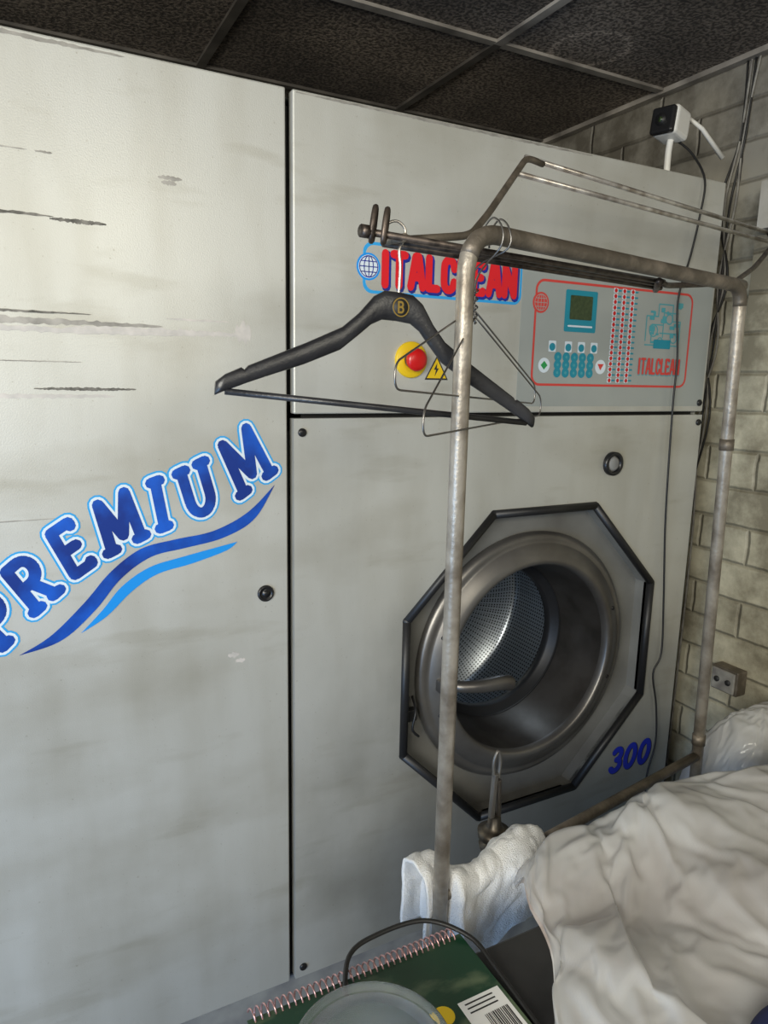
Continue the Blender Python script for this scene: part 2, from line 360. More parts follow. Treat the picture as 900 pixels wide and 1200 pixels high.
# stroke lettering
def arc(cx,cy,rx,ry,a0,a1,n=10): return [(cx+rx*math.cos(math.radians(a0+(a1-a0)*k/n)),cy+ry*math.sin(math.radians(a0+(a1-a0)*k/n))) for k in range(n+1)]
G={
'P':(.6,[[(0,0),(0,1)],[(0,1),(.3,1)]+arc(.3,.75,.28,.25,90,-90)+[(0,.5)]],[(0,0)]),
'R':(.66,[[(0,0),(0,1)],[(0,1),(.3,1)]+arc(.3,.75,.28,.25,90,-90)+[(0,.5)],[(.28,.5),(.6,0)]],[(0,0),(.62,0)]),
'E':(.56,[[(.52,.06),(.52,0),(0,0),(0,1),(.5,1),(.5,.92)],[(0,.52),(.4,.52)]],[]),
'M':(.9,[[(.05,0),(.1,1),(.44,.2),(.8,1),(.86,0)]],[(.05,0),(.86,0)]),
'I':(.2,[[(.1,0),(.1,1)]],[(.1,0),(.1,1)]),
'U':(.68,[[(.05,1),(.05,.35)]+arc(.34,.32,.29,.32,180,360)+[(.63,1)]],[(.05,1),(.63,1)]),
'T':(.6,[[(0,1),(.6,1)],[(.3,1),(.3,0)]],[]),
'A':(.64,[[(0,0),(.24,1),(.40,1),(.64,0)],[(.12,.33),(.52,.33)]],[]),
'L':(.5,[[(0,1),(0,0),(.48,0)]],[]),
'C':(.6,[[(.58,.72),(.52,.92),(.38,1),(.2,1),(.05,.88),(.02,.7),(.02,.3),(.05,.12),(.2,0),(.38,0),(.52,.08),(.58,.28)]],[]),
'N':(.6,[[(0,0),(0,1),(.58,0),(.58,1)]],[]),
'B':(.6,[[(0,0),(0,1),(.3,1)]+arc(.3,.76,.24,.24,90,-90)+[(0,.52)],[(.3,.52)]+arc(.32,.26,.27,.26,90,-90)+[(0,0)]],[]),
'3':(.6,[arc(.3,.76,.26,.24,150,-90)+arc(.3,.26,.3,.26,90,-150)],[]),
'0':(.62,[arc(.31,.5,.3,.5,0,360,24)],[]),
}
def stroke_polys(lines,w,nd=12):
    out=[]
    for ln in lines:
        for i,p in enumerate(ln):
            out.append([(p[0]+w/2*math.cos(t*2*math.pi/nd+.785),p[1]+w/2*math.sin(t*2*math.pi/nd+.785)) for t in range(nd)])
            if i:
                q=ln[i-1]; dx,dz=p[0]-q[0],p[1]-q[1]; l=math.hypot(dx,dz)
                if l<1e-7: continue
                nx,nz=-dz/l*w/2,dx/l*w/2
                out.append([(q[0]+nx,q[1]+nz),(q[0]-nx,q[1]-nz),(p[0]-nx,p[1]-nz),(p[0]+nx,p[1]+nz)])
    return out
def letter(ch,cx,cz,h,wscale=1,ang=0,shear=0,serif=False):
    w,lines,feet=G[ch]
    L2=[list(l) for l in lines]
    if serif:
        for fx,fz in feet: L2.append([(fx-.12,fz),(fx+.12,fz)])
    ca,sa=math.cos(ang),math.sin(ang); out=[]
    for l in L2:
        o=[]
        for px,pz in l:
            x=(px-w/2)*h*wscale+(pz-.5)*h*shear; z=(pz-.5)*h
            o.append((cx+x*ca-z*sa,cz+x*sa+z*ca))
        out.append(o)
    return out
def word(s,x0,x1,z0,z1,shear=0,gap=.12,stroke=.2):
    h=z1-z0; tot=sum(G[c][0] for c in s)+(gap+stroke)*(len(s)-1); ws=(x1-x0)/(tot*h); x=x0; out=[]
    for c in s:
        w=G[c][0]*h*ws; out+=letter(c,x+w/2,(z0+z1)/2,h,ws,0,shear); x+=w+(gap+stroke)*h*ws
    return out

# ------------------------------------------------------------ room shell
XW=1.8; HC=2.453; F=1.3
box("floor",-2.2,XW+.1,-1.2,2.7,-.1,0,M['conc'])
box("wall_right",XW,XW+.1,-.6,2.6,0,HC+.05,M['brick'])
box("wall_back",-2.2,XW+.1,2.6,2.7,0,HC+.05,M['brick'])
ceil=box("ceiling",-2.2,XW+.1,-1.2,2.7,HC,HC+.1,M['tile'])
box("trim_1",XW-.025,XW,-.6,2.6,HC-.014,HC,M['tbarl'])
ti=2
for x in (-1.38,-.74,-.10,.54):
    box("trim_%d"%ti,x-.012,x+.012,-1.2,2.6,HC-.008,HC,M['tbar']); ti+=1
box("trim_%d"%ti,1.168,1.192,-1.2,1.66,HC-.008,HC,M['tbarl']); ti+=1
box("trim_%d"%ti,1.168,1.192,1.66,2.6,HC-.008,HC,M['tbar']); ti+=1
for y in (-.9,-.26,.38,1.02,1.66,2.2):
    box("trim_%d"%ti,-2.2,XW,y-.012,y+.012,HC-.0075,HC,M['tbarl'] if y<2 else M['tbar']); ti+=1
XP=1.72
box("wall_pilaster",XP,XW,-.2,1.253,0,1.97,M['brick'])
box("trim_%d"%ti,XP-.01,XW,-.2,1.245,1.985,2.10,M['patch'])

# ------------------------------------------------------------ dry cleaning machine
mc=empty("dry_cleaning_machine")
bm=bmesh.new(); bmesh.ops.create_cube(bm,size=1)
for v in bm.verts: v.co=Vector((v.co.x*2.34+.475,v.co.y*.70+1.67,v.co.z*1.97+1.105))
fr=[f for f in bm.faces if f.normal.y<-.9]; bmesh.ops.delete(bm,geom=fr,context='FACES')
body=from_bm("body_shell",bm,M['panel'],mc)
box("inner_frame_stile",.45,.51,1.33,1.36,.2,2.08,M['dark'],mc)
box("inner_frame_rail",.45,1.64,1.33,1.36,1.49,1.55,M['dark'],mc)
box("left_door_panel",-.70,.4705,F,F+.022,.246,2.10,M['panel'],mc,.003)
box("control_cover",.484,1.65,F,F+.022,1.524,2.10,M['panel'],mc,.003)
cx,cz=1.131,.90
octv=[(.157,.39),(.382,.163),(.382,-.163),(.157,-.39),(-.157,-.39),(-.382,-.163),(-.382,.163),(-.157,.39)]
OC=[(cx+a,cz+b) for a,b in octv]
x0,x1,z0,z1=.484,1.65,.246,1.515
bm=bmesh.new()
outer=[(cx+.157,z1),(x1,z1),(x1,cz+.163),(x1,cz-.163),(x1,z0),(cx+.157,z0),(cx-.157,z0),(x0,z0),(x0,cz-.163),(x0,cz+.163),(x0,z1),(cx-.157,z1)]
vo=[bm.verts.new((p[0],F,p[1])) for p in outer]; vi=[bm.verts.new((p[0],F,p[1])) for p in OC]
fc=[(vo[0],vo[1],vo[2],vi[1],vi[0]),(vo[2],vo[3],vi[2],vi[1]),(vo[3],vo[4],vo[5],vi[3],vi[2]),(vo[5],vo[6],vi[4],vi[3]),(vo[6],vo[7],vo[8],vi[5],vi[4]),(vo[8],vo[9],vi[6],vi[5]),(vo[9],vo[10],vo[11],vi[7],vi[6]),(vo[11],vo[0],vi[0],vi[7])]
for f in fc: bm.faces.new(f)
g=bmesh.ops.extrude_face_region(bm,geom=bm.faces[:])
for v in g['geom']:
    if isinstance(v,bmesh.types.BMVert): v.co.y+=.022
bmesh.ops.recalc_face_normals(bm,faces=bm.faces[:])
from_bm("lower_front_panel",bm,M['panel_low'],mc)
for i in range(8):
    a,b2=OC[i],OC[(i+1)%8]
    tube("gasket_run_%d"%i,[(a[0],F,a[1]),(b2[0],F,b2[1])],.0105,M['rubber'],mc,10)
    lathe("gasket_corner_%d"%i,[(.0003,F-.0105),(.0065,F-.008),(.0105,F)],a[0],a[1],M['rubber'],mc,seg=16)
bm=bmesh.new(); nseg=96; ro=[];ri=[]
def octr(t):
    best=9
    for i in range(8):
        a=Vector(octv[i]);b2=Vector(octv[(i+1)%8]); n2=Vector((-(b2-a).y,(b2-a).x)).normalized(); d=a.dot(n2)
        c=math.cos(t)*n2.x+math.sin(t)*n2.y
        if c*d>0: best=min(best,d/c)
    return best
for k in range(nseg):
    t=2*math.pi*k/nseg; R=octr(t)
    ro.append(bm.verts.new((cx+R*math.cos(t),1.352,cz+R*math.sin(t)))); ri.append(bm.verts.new((cx+.30*math.cos(t),1.352,cz+.30*math.sin(t))))
rf=[bm.verts.new((v.co.x,F,v.co.z)) for v in ro]
for k in range(nseg):
    k2=(k+1)%nseg; bm.faces.new((ro[k],ro[k2],ri[k2],ri[k])); bm.faces.new((rf[k],rf[k2],ro[k2],ro[k]))
from_bm("recess_plate",bm,M['recess'],mc)
lathe("door_ring",[(.315,1.352),(.327,1.350),(.328,1.342),(.322,1.334),(.310,1.328),(.304,1.3305),(.300,1.326),(.272,1.313),(.262,1.308),(.254,1.308),(.249,1.313),(.247,1.33)],cx,cz,M['steel'],mc)
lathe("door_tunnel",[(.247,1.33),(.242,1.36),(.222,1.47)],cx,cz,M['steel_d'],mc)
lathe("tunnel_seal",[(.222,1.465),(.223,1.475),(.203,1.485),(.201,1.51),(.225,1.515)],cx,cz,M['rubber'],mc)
lathe("drum",[(.225,1.515),(.34,1.53),(.345,1.80),(.33,1.83),(.10,1.85),(.0005,1.85)],cx,cz,M['drum'],mc,uvr=.33)
hp=smoothpath([(.865,1.318,.884),(.90,1.285,.883),(.95,1.272,.882),(1.0,1.272,.880),(1.03,1.276,.872)],6)
n=len(hp); tube("door_lever",hp,.01,M['steel'],mc,14,rad=[.011+.008*math.sin(math.pi*.5*i/(n-1)) for i in range(n)])
box("lever_bracket",.845,.885,1.30,1.335,.868,.90,M['steel'],mc,.005)
for i,a in enumerate((20,-20,160,200)):
    t=math.radians(a); lathe("ring_bolt_%d"%i,[(.006,1.325),(.0055,1.318),(.0003,1.317)],cx+.286*math.cos(t),cz+.286*math.sin(t),M['rubber'],mc,seg=12)
tube("latch_wire",smoothpath([(.79,1.335,.86),(.78,1.30,.84),(.77,1.295,.80),(.79,1.30,.775)],5),.003,M['rubber'],mc,8)
box("latch_block",.775,.80,1.325,1.345,.80,.83,M['rubber'],mc,.003)
def screw(n,x,z,r=.0085,y=F):
    lathe(n,[(r,y),(r,y-.003),(r*.8,y-.005),(.0002,y-.005)],x,z,M['blackp'],mc,seg=20)
for i,(x,z) in enumerate(((.501,1.488),(.502,.272),(1.6365,1.495),(1.632,1.547))): screw("cap_screw_%d"%i,x,z)
lathe("door_lock",[(.0165,F),(.0165,F-.004),(.012,F-.006),(.0118,F-.004),(.007,F-.004),(.006,F-.007),(.0002,F-.007)],.423,1.1705,M['blackp'],mc,seg=28)
lathe("vent_ring",[(.030,F),(.030,F-.010),(.022,F-.012),(.020,F-.004)],1.333,1.395,M['blackp'],mc,seg=32)
lathe("vent_plug",[(.018,F-.001),(.018,F-.008),(.013,F-.011),(.0002,F-.011)],1.333,1.395,M['plinth'],mc,seg=32)
ex_=.741
lathe("estop_base",[(.037,F),(.037,F-.005),(.035,F-.007),(.018,F-.007)],ex_,1.634,M['yellow'],mc,seg=48)
lathe("estop_mushroom",[(.014,F-.006),(.014,F-.014),(.022,F-.016),(.0235,F-.022),(.021,F-.028),(.013,F-.031),(.0002,F-.032)],ex_+.002,1.634,M['redm'],mc,seg=48)
multi("warning_triangle_edge",[[(.776,1.594),(.834,1.594),(.805,1.645)]],F-.0004,M['ink'],mc)
multi("warning_triangle",[[(.781,1.5975),(.829,1.5975),(.805,1.639)]],F-.0007,M['yellow'],mc)
multi("warning_bolt",[[(.806,1.630),(.798,1.615),(.803,1.615),(.800,1.601),(.810,1.618),(.805,1.618)]],F-.001,M['ink'],mc)
flat("badge_blue_backing",rrect(.628,1.018,1.760,1.857,.02),F-.0004,M['cyanl'],mc)
flat("badge_grey_backing",rrect(.634,1.012,1.766,1.851,.017),F-.0008,M['panel'],mc)
W=word("ITALCLEAN",.672,.997,1.779,1.838,0,.02,.30)
multi("badge_text_shadow",stroke_polys([[(x+.0035,z-.0035) for x,z in l] for l in W],.0205,8),F-.0014,M['navyd'],mc)
multi("badge_text",stroke_polys(W,.0165,8),F-.0022,M['red'],mc)
flat("badge_globe_edge",disc_pts(.640,1.810,.026),F-.0010,M['blue'],mc)
flat("badge_globe",disc_pts(.640,1.810,.022),F-.0014,M['white'],mc)
gl=[arc(.640,1.810,.020*k,.020,-90,90,12) for k in (-1,-.5,0.02,.5,1)]+[[(.640-w,1.810+dz),(.640+w,1.810+dz)] for w,dz in ((.017,.010),(.02,0),(.017,-.010))]
multi("badge_globe_lines",stroke_polys(gl,.0018),F-.0019,M['navyd'],mc)
flat("control_plate",rrect(1.02,1.642,1.538,1.856,.006),F-.0004,M['plate'],mc)
fr=rrect(1.060,1.568,1.588,1.819,.022,6); fr.append(fr[0])
multi("control_frame",stroke_polys([fr],.0055),F-.0010,M['redf'],mc)
flat("control_globe",disc_pts(1.074,1.770,.023),F-.0012,M['redf'],mc)
gl=[arc(1.074,1.770,.018*k,.018,-90,90,10) for k in (-1,-.5,.02,.5,1)]+[[(1.074-w,1.770+dz),(1.074+w,1.770+dz)] for w,dz in ((.014,.009),(.018,0),(.014,-.009))]
multi("control_globe_lines",stroke_polys(gl,.0014),F-.0018,M['plate'],mc)
flat("lcd_bezel",rrect(1.146,1.243,1.710,1.804,.004),F-.0012,M['teal'],mc)
flat("lcd",rrect(1.160,1.228,1.738,1.792,.003),F-.0022,M['lcd'],mc)
multi("lcd_caption",stroke_polys([[(1.158,1.723),(1.23,1.723)]],.004),F-.002,M['white'],mc)
sq=[rrect(x-.011,x+.011,1.663,1.688,.002,2) for x in (1.115,1.163,1.203,1.243)]
multi("function_keys",sq,F-.0012,M['white'],mc)
multi("function_key_icons",[disc_pts(x,1.674,.009,14) for x in (1.115,1.163,1.203,1.243)],F-.0016,M['teal'],mc)
ks=[];kc=[]
for r in range(3):
    for c in range(5):
        x=1.134+.025*c; z=1.652-.018*r
        ks.append(disc_pts(x,z,.0112,14)); kc.append(disc_pts(x,z,.0035,8))
multi("keypad",ks,F-.0012,M['teal'],mc); multi("keypad_legends",kc,F-.0016,M['teall'],mc)
multi("round_keys",[disc_pts(1.094,1.632,.017),disc_pts(1.268,1.632,.017)],F-.0012,M['white'],mc)
multi("start_mark",[[(1.094,1.642),(1.084,1.632),(1.094,1.622),(1.104,1.632)]],F-.0016,simple("key_green",(.02,.3,.08),.4),mc)
multi("stop_mark",[[(1.258,1.639),(1.278,1.639),(1.268,1.624)]],F-.0016,M['redf'],mc)
dots=[];dw=[];lb=[]
for r in range(17):
    z=1.812-.0132*r
    for x in (1.300,1.328,1.356):
        dots.append(disc_pts(x,z,.0050,10)); lb.append([(x+.007,z-.002),(x+.018,z-.002),(x+.018,z+.002),(x+.007,z+.002)])
        dw.append(rrect(x-.007,x+.007,z-.0055,z+.0055,.001,1))
multi("led_fields",dw,F-.0011,M['white'],mc); multi("led_dots",dots,F-.0015,M['redm'],mc); multi("led_labels",lb,F-.0012,M['teal'],mc)
dg=[]
random.seed(11)
dl=[[(1.41,1.70),(1.41,1.76),(1.45,1.76),(1.45,1.79),(1.50,1.79),(1.50,1.75),(1.53,1.75),(1.53,1.69),(1.41,1.69)],[(1.43,1.70),(1.43,1.74),(1.47,1.74)],[(1.46,1.72),(1.52,1.72)],[(1.47,1.71),(1.47,1.77),(1.52,1.77)],arc(1.437,1.725,.014,.014,0,360,16),arc(1.49,1.755,.012,.012,0,360,16),arc(1.51,1.708,.011,.011,0,360,16),arc(1.462,1.70,.009,.009,0,360,16)]
multi("process_diagram_lines",stroke_polys(dl,.003),F-.0012,M['teall'],mc)
for i in range(20):
    x=1.412+random.random()*.105; z=1.693+random.random()*.092; dg.append(rrect(x,x+.006+random.random()*.014,z,z+.005+random.random()*.010,.001,1))
multi("process_diagram_blocks",dg,F-.0015,M['teall'],mc)
multi("diagram_label_field",[rrect(1.440,1.50,1.682,1.704,.002,2)],F-.0018,M['teal'],mc)
W=word("ITALCLEAN",1.395,1.540,1.620,1.655,0,.02,.28)
multi("plate_text_shadow",stroke_polys([[(x+.0015,z-.0015) for x,z in l] for l in W],.0088),F-.0012,M['teall'],mc)
multi("plate_text",stroke_polys(W,.0065),F-.0018,M['redf'],mc)
W=word("300",1.425,1.570,.518,.582,.18,.1,.24)
multi("model_number_edge",stroke_polys([[(x+.003,z-.002) for x,z in l] for l in W],.019),F-.0004,M['ink'],mc)
multi("model_number",stroke_polys(W,.0165),F-.0010,simple("number_blue",(.008,.02,.36),.4),mc)
# PREMIUM lettering
Ls=[("P",-.046,1.186,.080,44),("R",.011,1.243,.082,40),("E",.077,1.296,.082,33),("M",.155,1.337,.086,24),("I",.226,1.363,.084,18),("U",.295,1.386,.086,24),("M",.387,1.438,.098,34)]
allL=[]
for ch,x,z,h,a in Ls: allL+=letter(ch,x,z,h,.80,math.radians(a),.16,True)
multi("lettering_cyan_edge",stroke_polys(allL,.0350),F-.0004,M['cyanl'],mc)
multi("lettering_white_edge",stroke_polys(allL,.0285),F-.0008,M['white'],mc)
multi("lettering_blue",stroke_polys(allL,.0195,8),F-.0013,M['navy'],mc)
sw1=[(-.018,1.115),(.034,1.143),(.092,1.197),(.137,1.247),(.190,1.284),(.251,1.296),(.322,1.306),(.389,1.337),(.444,1.388),(.406,1.319),(.346,1.287),(.274,1.273),(.212,1.2625),(.158,1.228),(.112,1.174),(.054,1.128)]
sw2=[(.082,1.140),(.120,1.178),(.155,1.218),(.2038,1.248),(.2655,1.262),(.3679,1.281),(.346,1.2656),(.2806,1.247),(.2182,1.234),(.172,1.207),(.126,1.165)]
def swoosh(name,pts,tip,y,mat,thin=0):
    up=smoothpath([(p[0],0,p[1]) for p in pts[:tip+1]],6); lo=smoothpath([(p[0],0,p[1]) for p in pts[tip:]+pts[:1]],6)
    bm=bmesh.new(); lo=lo[::-1]
    def at(P,t):
        f=t*(len(P)-1); i=min(int(f),len(P)-2); return P[i].lerp(P[i+1],f-i)
    A=[];B=[]
    for i in range(61):
        a=at(up,i/60);b2=at(lo,i/60).lerp(a,thin); A.append(bm.verts.new((a.x,y,a.z)));B.append(bm.verts.new((b2.x,y,b2.z)))
    for i in range(60): bm.faces.new((A[i],B[i],B[i+1],A[i+1]))
    bmesh.ops.dissolve_degenerate(bm,dist=1e-6,edges=bm.edges[:])
    from_bm(name,bm,mat,mc)
swoosh("swoosh_navy",sw1,8,F-.0013,M['navy'],.22); swoosh("swoosh_blue",sw2,5,F-.0013,M['blue'])
def torn(name,xa,xb,z,h,mat,y,seed,n=40,taper=True):
    random.seed(seed); top=[];bot=[]
    for i in range(n+1):
        t=i/n; x=xa+(xb-xa)*t; env=(math.sin(math.pi*min(1,max(.02,t)))**.35) if taper else 1
        top.append((x,z+h*.5*env*(.5+random.random()*.7))); bot.append((x,z-h*.5*env*(.5+random.random()*.7)))
    multi(name,[[top[i],bot[i],bot[i+1],top[i+1]] for i in range(n)],y,mat,mc)
torn("peel_long",-.7,.082,1.838,.009,M['peel'],F-.0004,1,120); torn("peel_long_b",.075,.160,1.8345,.007,M['peel'],F-.0004,2)
torn("scuff_band",-.7,.245,1.676,.013,M['peel2'],F-.0004,3,140); torn("scuff_band_line",-.7,.13,1.690,.006,M['peel'],F-.0007,4,140)
torn("scuff_light",.10,.39,1.668,.012,M['peel3'],F-.00035,5,60) ; torn("scuff_light_b",-.2,.27,1.663,.010,M['peel3'],F-.0007,6,60)
torn("scuff_light_c",.25,.36,1.690,.004,M['peel3'],F-.0005,26,30); torn("scuff_patch",.372,.402,1.672,.040,M['peel3'],F-.0003,27,9)
torn("peel_mid",.035,.195,1.568,.006,M['peel'],F-.0004,7,60); torn("peel_mid_light",-.1,.16,1.556,.008,M['peel3'],F-.0003,8,60)
torn("peel_small",.245,.285,1.920,.008,M['peel2'],F-.0004,9,16); torn("peel_small_b",.25,.275,1.912,.008,M['peel2'],F-.0005,10,12)
torn("peel_top",-.7,.05,1.932,.005,M['peel2'],F-.0004,12,80); torn("peel_top_b",.06,.085,1.932,.004,M['peel2'],F-.0004,13,12)
torn("peel_line",-.03,.11,1.612,.0025,M['peel2'],F-.0004,14,40); torn("peel_low",-.5,.06,1.350,.003,M['peel2'],F-.0004,15,50)
torn("scuff_low",.345,.368,1.052,.012,M['peel3'],F-.0004,16,14); torn("scuff_low_b",.36,.38,1.038,.010,M['peel3'],F-.0004,17,12)
torn("top_strip_peel",-.7,.20,2.092,.009,M['peel2'],F-.0004,18,120); torn("top_strip_peel_b",.49,1.2,2.095,.006,M['peel2'],F-.0004,19,120)
box("plinth",-.70,1.64,1.325,1.36,.02,.235,M['plinth'],mc)
box("plinth_ledge",-.70,1.66,1.23,1.36,0,.05,M['plinth'],mc,.004)

# ------------------------------------------------------------ garment rack
rk=empty("garment_rack")
A=Vector((.535,.80,0)); B=Vector((1.236,.917,0)); U=Vector((.987,.162,0))
B2=Vector((1.283,.917,0))
fp=filletpath([(A.x,A.y,.07),(A.x,A.y,1.787),(B.x,B.y,1.780)],.058,8)
tube("front_upright_and_bend",fp[:12],.012,M['pipe'],rk,18)
far=filletpath([(B.x-.08,B.y-.0133,1.7805),(B.x,B.y,1.780),(B2.x,B2.y,.07)],.045,8)
tube("top_bar",[p for p in fp[3:-1]]+list(far)[1:10],.0124,M['rust'],rk,18)
tube("far_upright",far[7:],.0118,M['pipe'],rk,18)
tube("lower_bar",[(A.x,A.y,.812),(B2.x-.02,B2.y,.808)],.010,M['rust'],rk,14)
for nm,P in (("near",A),("far",B2)):
    tube("foot_bar_"+nm,[(P.x+.03,P.y-.20,.07),(P.x-.03,P.y+.20,.07)],.012,M['rust'],rk,12)
    for s in (-1,1):
        px,py=P.x-s*.03,P.y+s*.20
        tube("caster_%s_%d"%(nm,s),[(px-.01,py,.028),(px+.01,py,.028)],.027,M['rubber'],rk,18)
        tube("caster_stem_%s_%d"%(nm,s),[(px,py,.05),(px,py,.075)],.006,M['rod'],rk,8)
for zz in (1.47,.835):
    tube("collar_%d"%int(zz*100),[(B2.x-.047*(zz-.07)/1.71,B2.y,zz),(B2.x-.047*(zz+.02-.07)/1.71,B2.y,zz+.022)],.0138,M['rust'],rk,16)

# wire shelf frame over the rack
ws=empty("wire_shelf")
n2=Vector((-.162,.987,0))
def rp(x,off,z):
    t=(x-.40)/.987; p=Vector((.40,.815,0))+U*t+n2*off; return Vector((p.x,p.y,z))
tube("lower_rod_a",[rp(.398,.0,1.772),rp(1.03,.0,1.772)],.0045,M['rod'],ws,10)
tube("lower_rod_b",[rp(.46,.05,1.772),rp(1.10,.05,1.772)],.0045,M['rod'],ws,10)
tube("lower_rod_c",[rp(.455,.025,1.772),rp(1.06,.025,1.772)],.0035,M['rod'],ws,10)
tube("near_side_arm",filletpath([rp(.455,-.003,1.772),rp(.46,.05,1.775),(.60,.89,1.800),(.665,.94,1.846),(.818,1.05,1.975),(.86,1.057,1.972)],.02,5),.0055,M['rust'],ws,10)
tube("upper_rod_back",[(.815,1.05,1.975),(1.68,1.19,1.966)],.0045,M['rodl'],ws,10)
tube("upper_rod_front",[(.775,1.02,1.937),(1.68,1.168,1.937)],.0045,M['rodl'],ws,10)
tube("far_side_arm",filletpath([rp(1.02,.0,1.772),rp(1.12,.05,1.778),(1.32,1.0,1.80),(1.52,1.10,1.86),(1.68,1.168,1.94),(1.68,1.19,1.966)],.03,5),.0055,M['rod'],ws,10)
tube("cross_rod",[rp(1.0,-.01,1.770),rp(1.10,.06,1.770)],.006,M['rod'],ws,10)
for i,xx in enumerate((.408,.426)):
    c=rp(xx,0,1.782)
    loop=[c+U*(.0055*math.cos(t)+.003*math.sin(t))+n2*.006*math.cos(t)+Vector((0,0,.020*math.sin(t))) for t in [2*math.pi*k/20 for k in range(20)]]
    tube("end_loop_%d"%i,loop,.0038,M['rod'],ws,8,closed=True)
tube("rod_end_knob",[rp(.390,0,1.772),rp(.402,0,1.772)],.008,M['rod'],ws,12)

# ------------------------------------------------------------ suit hanger
sh=empty("suit_hanger"); th=math.radians(-5.3); hc=Vector((.460,.842,1.708)); ph=math.radians(8)
def hl(x,z,y=0):
    X=x*math.cos(th)-z*math.sin(th); Z=x*math.sin(th)+z*math.cos(th)
    return hc+Vector((X*math.cos(ph)+y*math.sin(ph),-X*math.sin(ph)+y*math.cos(ph),Z))
topo=[(0,0),(.020,-.001),(.034,-.010),(.052,-.034),(.072,-.054),(.118,-.080),(.166,-.105),(.188,-.1165),(.192,-.122),(.196,-.1195),(.215,-.130),(.226,-.140)]
boto=[(0,-.037),(.018,-.038),(.034,-.046),(.053,-.064),(.080,-.083),(.122,-.107),(.166,-.128),(.188,-.138),(.192,-.140),(.196,-.142),(.215,-.151),(.226,-.157)]
full_t=[(-a,b) for a,b in topo[::-1]]+topo[1:]; full_b=[(-a,b) for a,b in boto[::-1]]+boto[1:]
bm=bmesh.new(); rings=[]
for (xt,zt),(xb,zb) in zip(full_t,full_b):
    mz=(zt+zb)/2; hz=(zt-zb)/2; w=.0065; ring=[]
    for k in range(12):
        a=2*math.pi*k/12; ca,sa=math.cos(a),math.sin(a)
        yy=w*math.copysign(abs(ca)**.6,ca); zz=mz+hz*math.copysign(abs(sa)**.8,sa)
        ring.append(bm.verts.new(hl(xt,zz,yy)))
    rings.append(ring)
for i in range(len(rings)-1):
    for k in range(12): bm.faces.new((rings[i][k],rings[i][(k+1)%12],rings[i+1][(k+1)%12],rings[i+1][k]))
bm.faces.new(rings[0][::-1]); bm.faces.new(rings[-1]); bmesh.ops.recalc_face_normals(bm,faces=bm.faces[:])
ho=from_bm("arms",bm,M['hanger'],sh,True)
tube("trouser_bar",[hl(-.214,-.151),hl(.216,-.151)],.0042,M['hanger'],sh,12)
tube("hook",smoothpath([hl(0,-.01),hl(-.002,.03),hl(-.006,.052),hl(-.002,.064),hl(-.001,.078),hl(-.012,.086),hl(-.024,.082),hl(-.028,.070)],6),.0019,M['rodl'],sh,8)
ex,ez=hl(0,-.020).x,hl(0,-.020).z
lathe("emblem",[(.0125,hc.y-.004),(.0122,hc.y-.009),(.0002,hc.y-.009)],ex,ez,M['ink'],sh,seg=24)
multi("emblem_ring",stroke_polys([arc(ex,ez,.0115,.0115,0,360,24)],.0016),hc.y-.0094,M['gold'],sh)
multi("emblem_letter",stroke_polys(letter('B',ex,ez,.013,.9),.0026),hc.y-.0096,M['gold'],sh)

# wire hangers
def wire_hanger(Lp,Rp,neck,hook):
    e=empty("wire_hanger"); Lp,Rp,neck,hook=map(Vector,(Lp,Rp,neck,hook))
    pts=[neck,neck.lerp(Lp+Vector((0,0,.03)),.55),Lp+Vector((0,0,.03)),Lp,Rp,Rp+Vector((0,0,.03)),neck.lerp(Rp+Vector((0,0,.03)),.55),neck]
    tube("frame",filletpath(pts,.018,6),.0013,M['wire'],e,7)
    n3=Vector((-.162,.987,0))
    hk=[neck+Vector((0,0,-.01)),neck+Vector((0,0,.05)),hook-n3*.017+Vector((0,0,-.035)),hook-n3*.018+Vector((0,0,-.010)),hook+Vector((0,0,.004)),hook+n3*.018+Vector((0,0,-.012)),hook+n3*.017+Vector((0,0,-.03))]
    tube("hook",smoothpath(hk,6),.0013,M['wire'],e,7)
    tw=[]
    for i in range(60):
        t=i/59; a=t*26; tw.append(neck+Vector((.0025*math.cos(a),.0025*math.sin(a),.045*t-.008)))
    tube("twist",tw,.0011,M['wire'],e,6)
wire_hanger((.412,.69,1.533),(.79,.94,1.540),(.572,.828,1.682),(.578,.807,1.803))
wire_hanger((.385,.71,1.585),(.772,.935,1.560),(.575,.838,1.694),(.592,.810,1.803))

# ------------------------------------------------------------ security camera and cable
sc=empty("security_camera")
rr_=Matrix.Rotation(.12,3,'Y')@Matrix.Rotation(.25,3,'Z')
box("housing",1.463,1.535,1.325,1.39,2.192,2.260,M['whitep'],sc,.010,3,rot=rr_)
box("front_glass",1.452,1.470,1.319,1.378,2.196,2.258,M['blackp'],sc,.006,3,rot=rr_)
tube("lens",[(1.446,1.345,2.226),(1.456,1.348,2.227)],.013,M['rubber'],sc,20)
tube("lens_glint",[(1.4445,1.345,2.226),(1.4465,1.345,2.226)],.006,M['lcd'],sc,16)
tube("stand_stem",smoothpath([(1.505,1.36,2.198),(1.50,1.36,2.165),(1.50,1.36,2.112)],6),.008,M['whitep'],sc,12,)
tube("stand_foot",[(1.50,1.36,2.100),(1.50,1.36,2.112)],.024,M['whitep'],sc,24)
tube("antenna",[(1.545,1.365,2.262),(1.60,1.35,2.232),(1.675,1.34,2.172)],.006,M['whitep'],sc,10,rad=[.004,.0055,.0065])
pc=empty("power_cable")
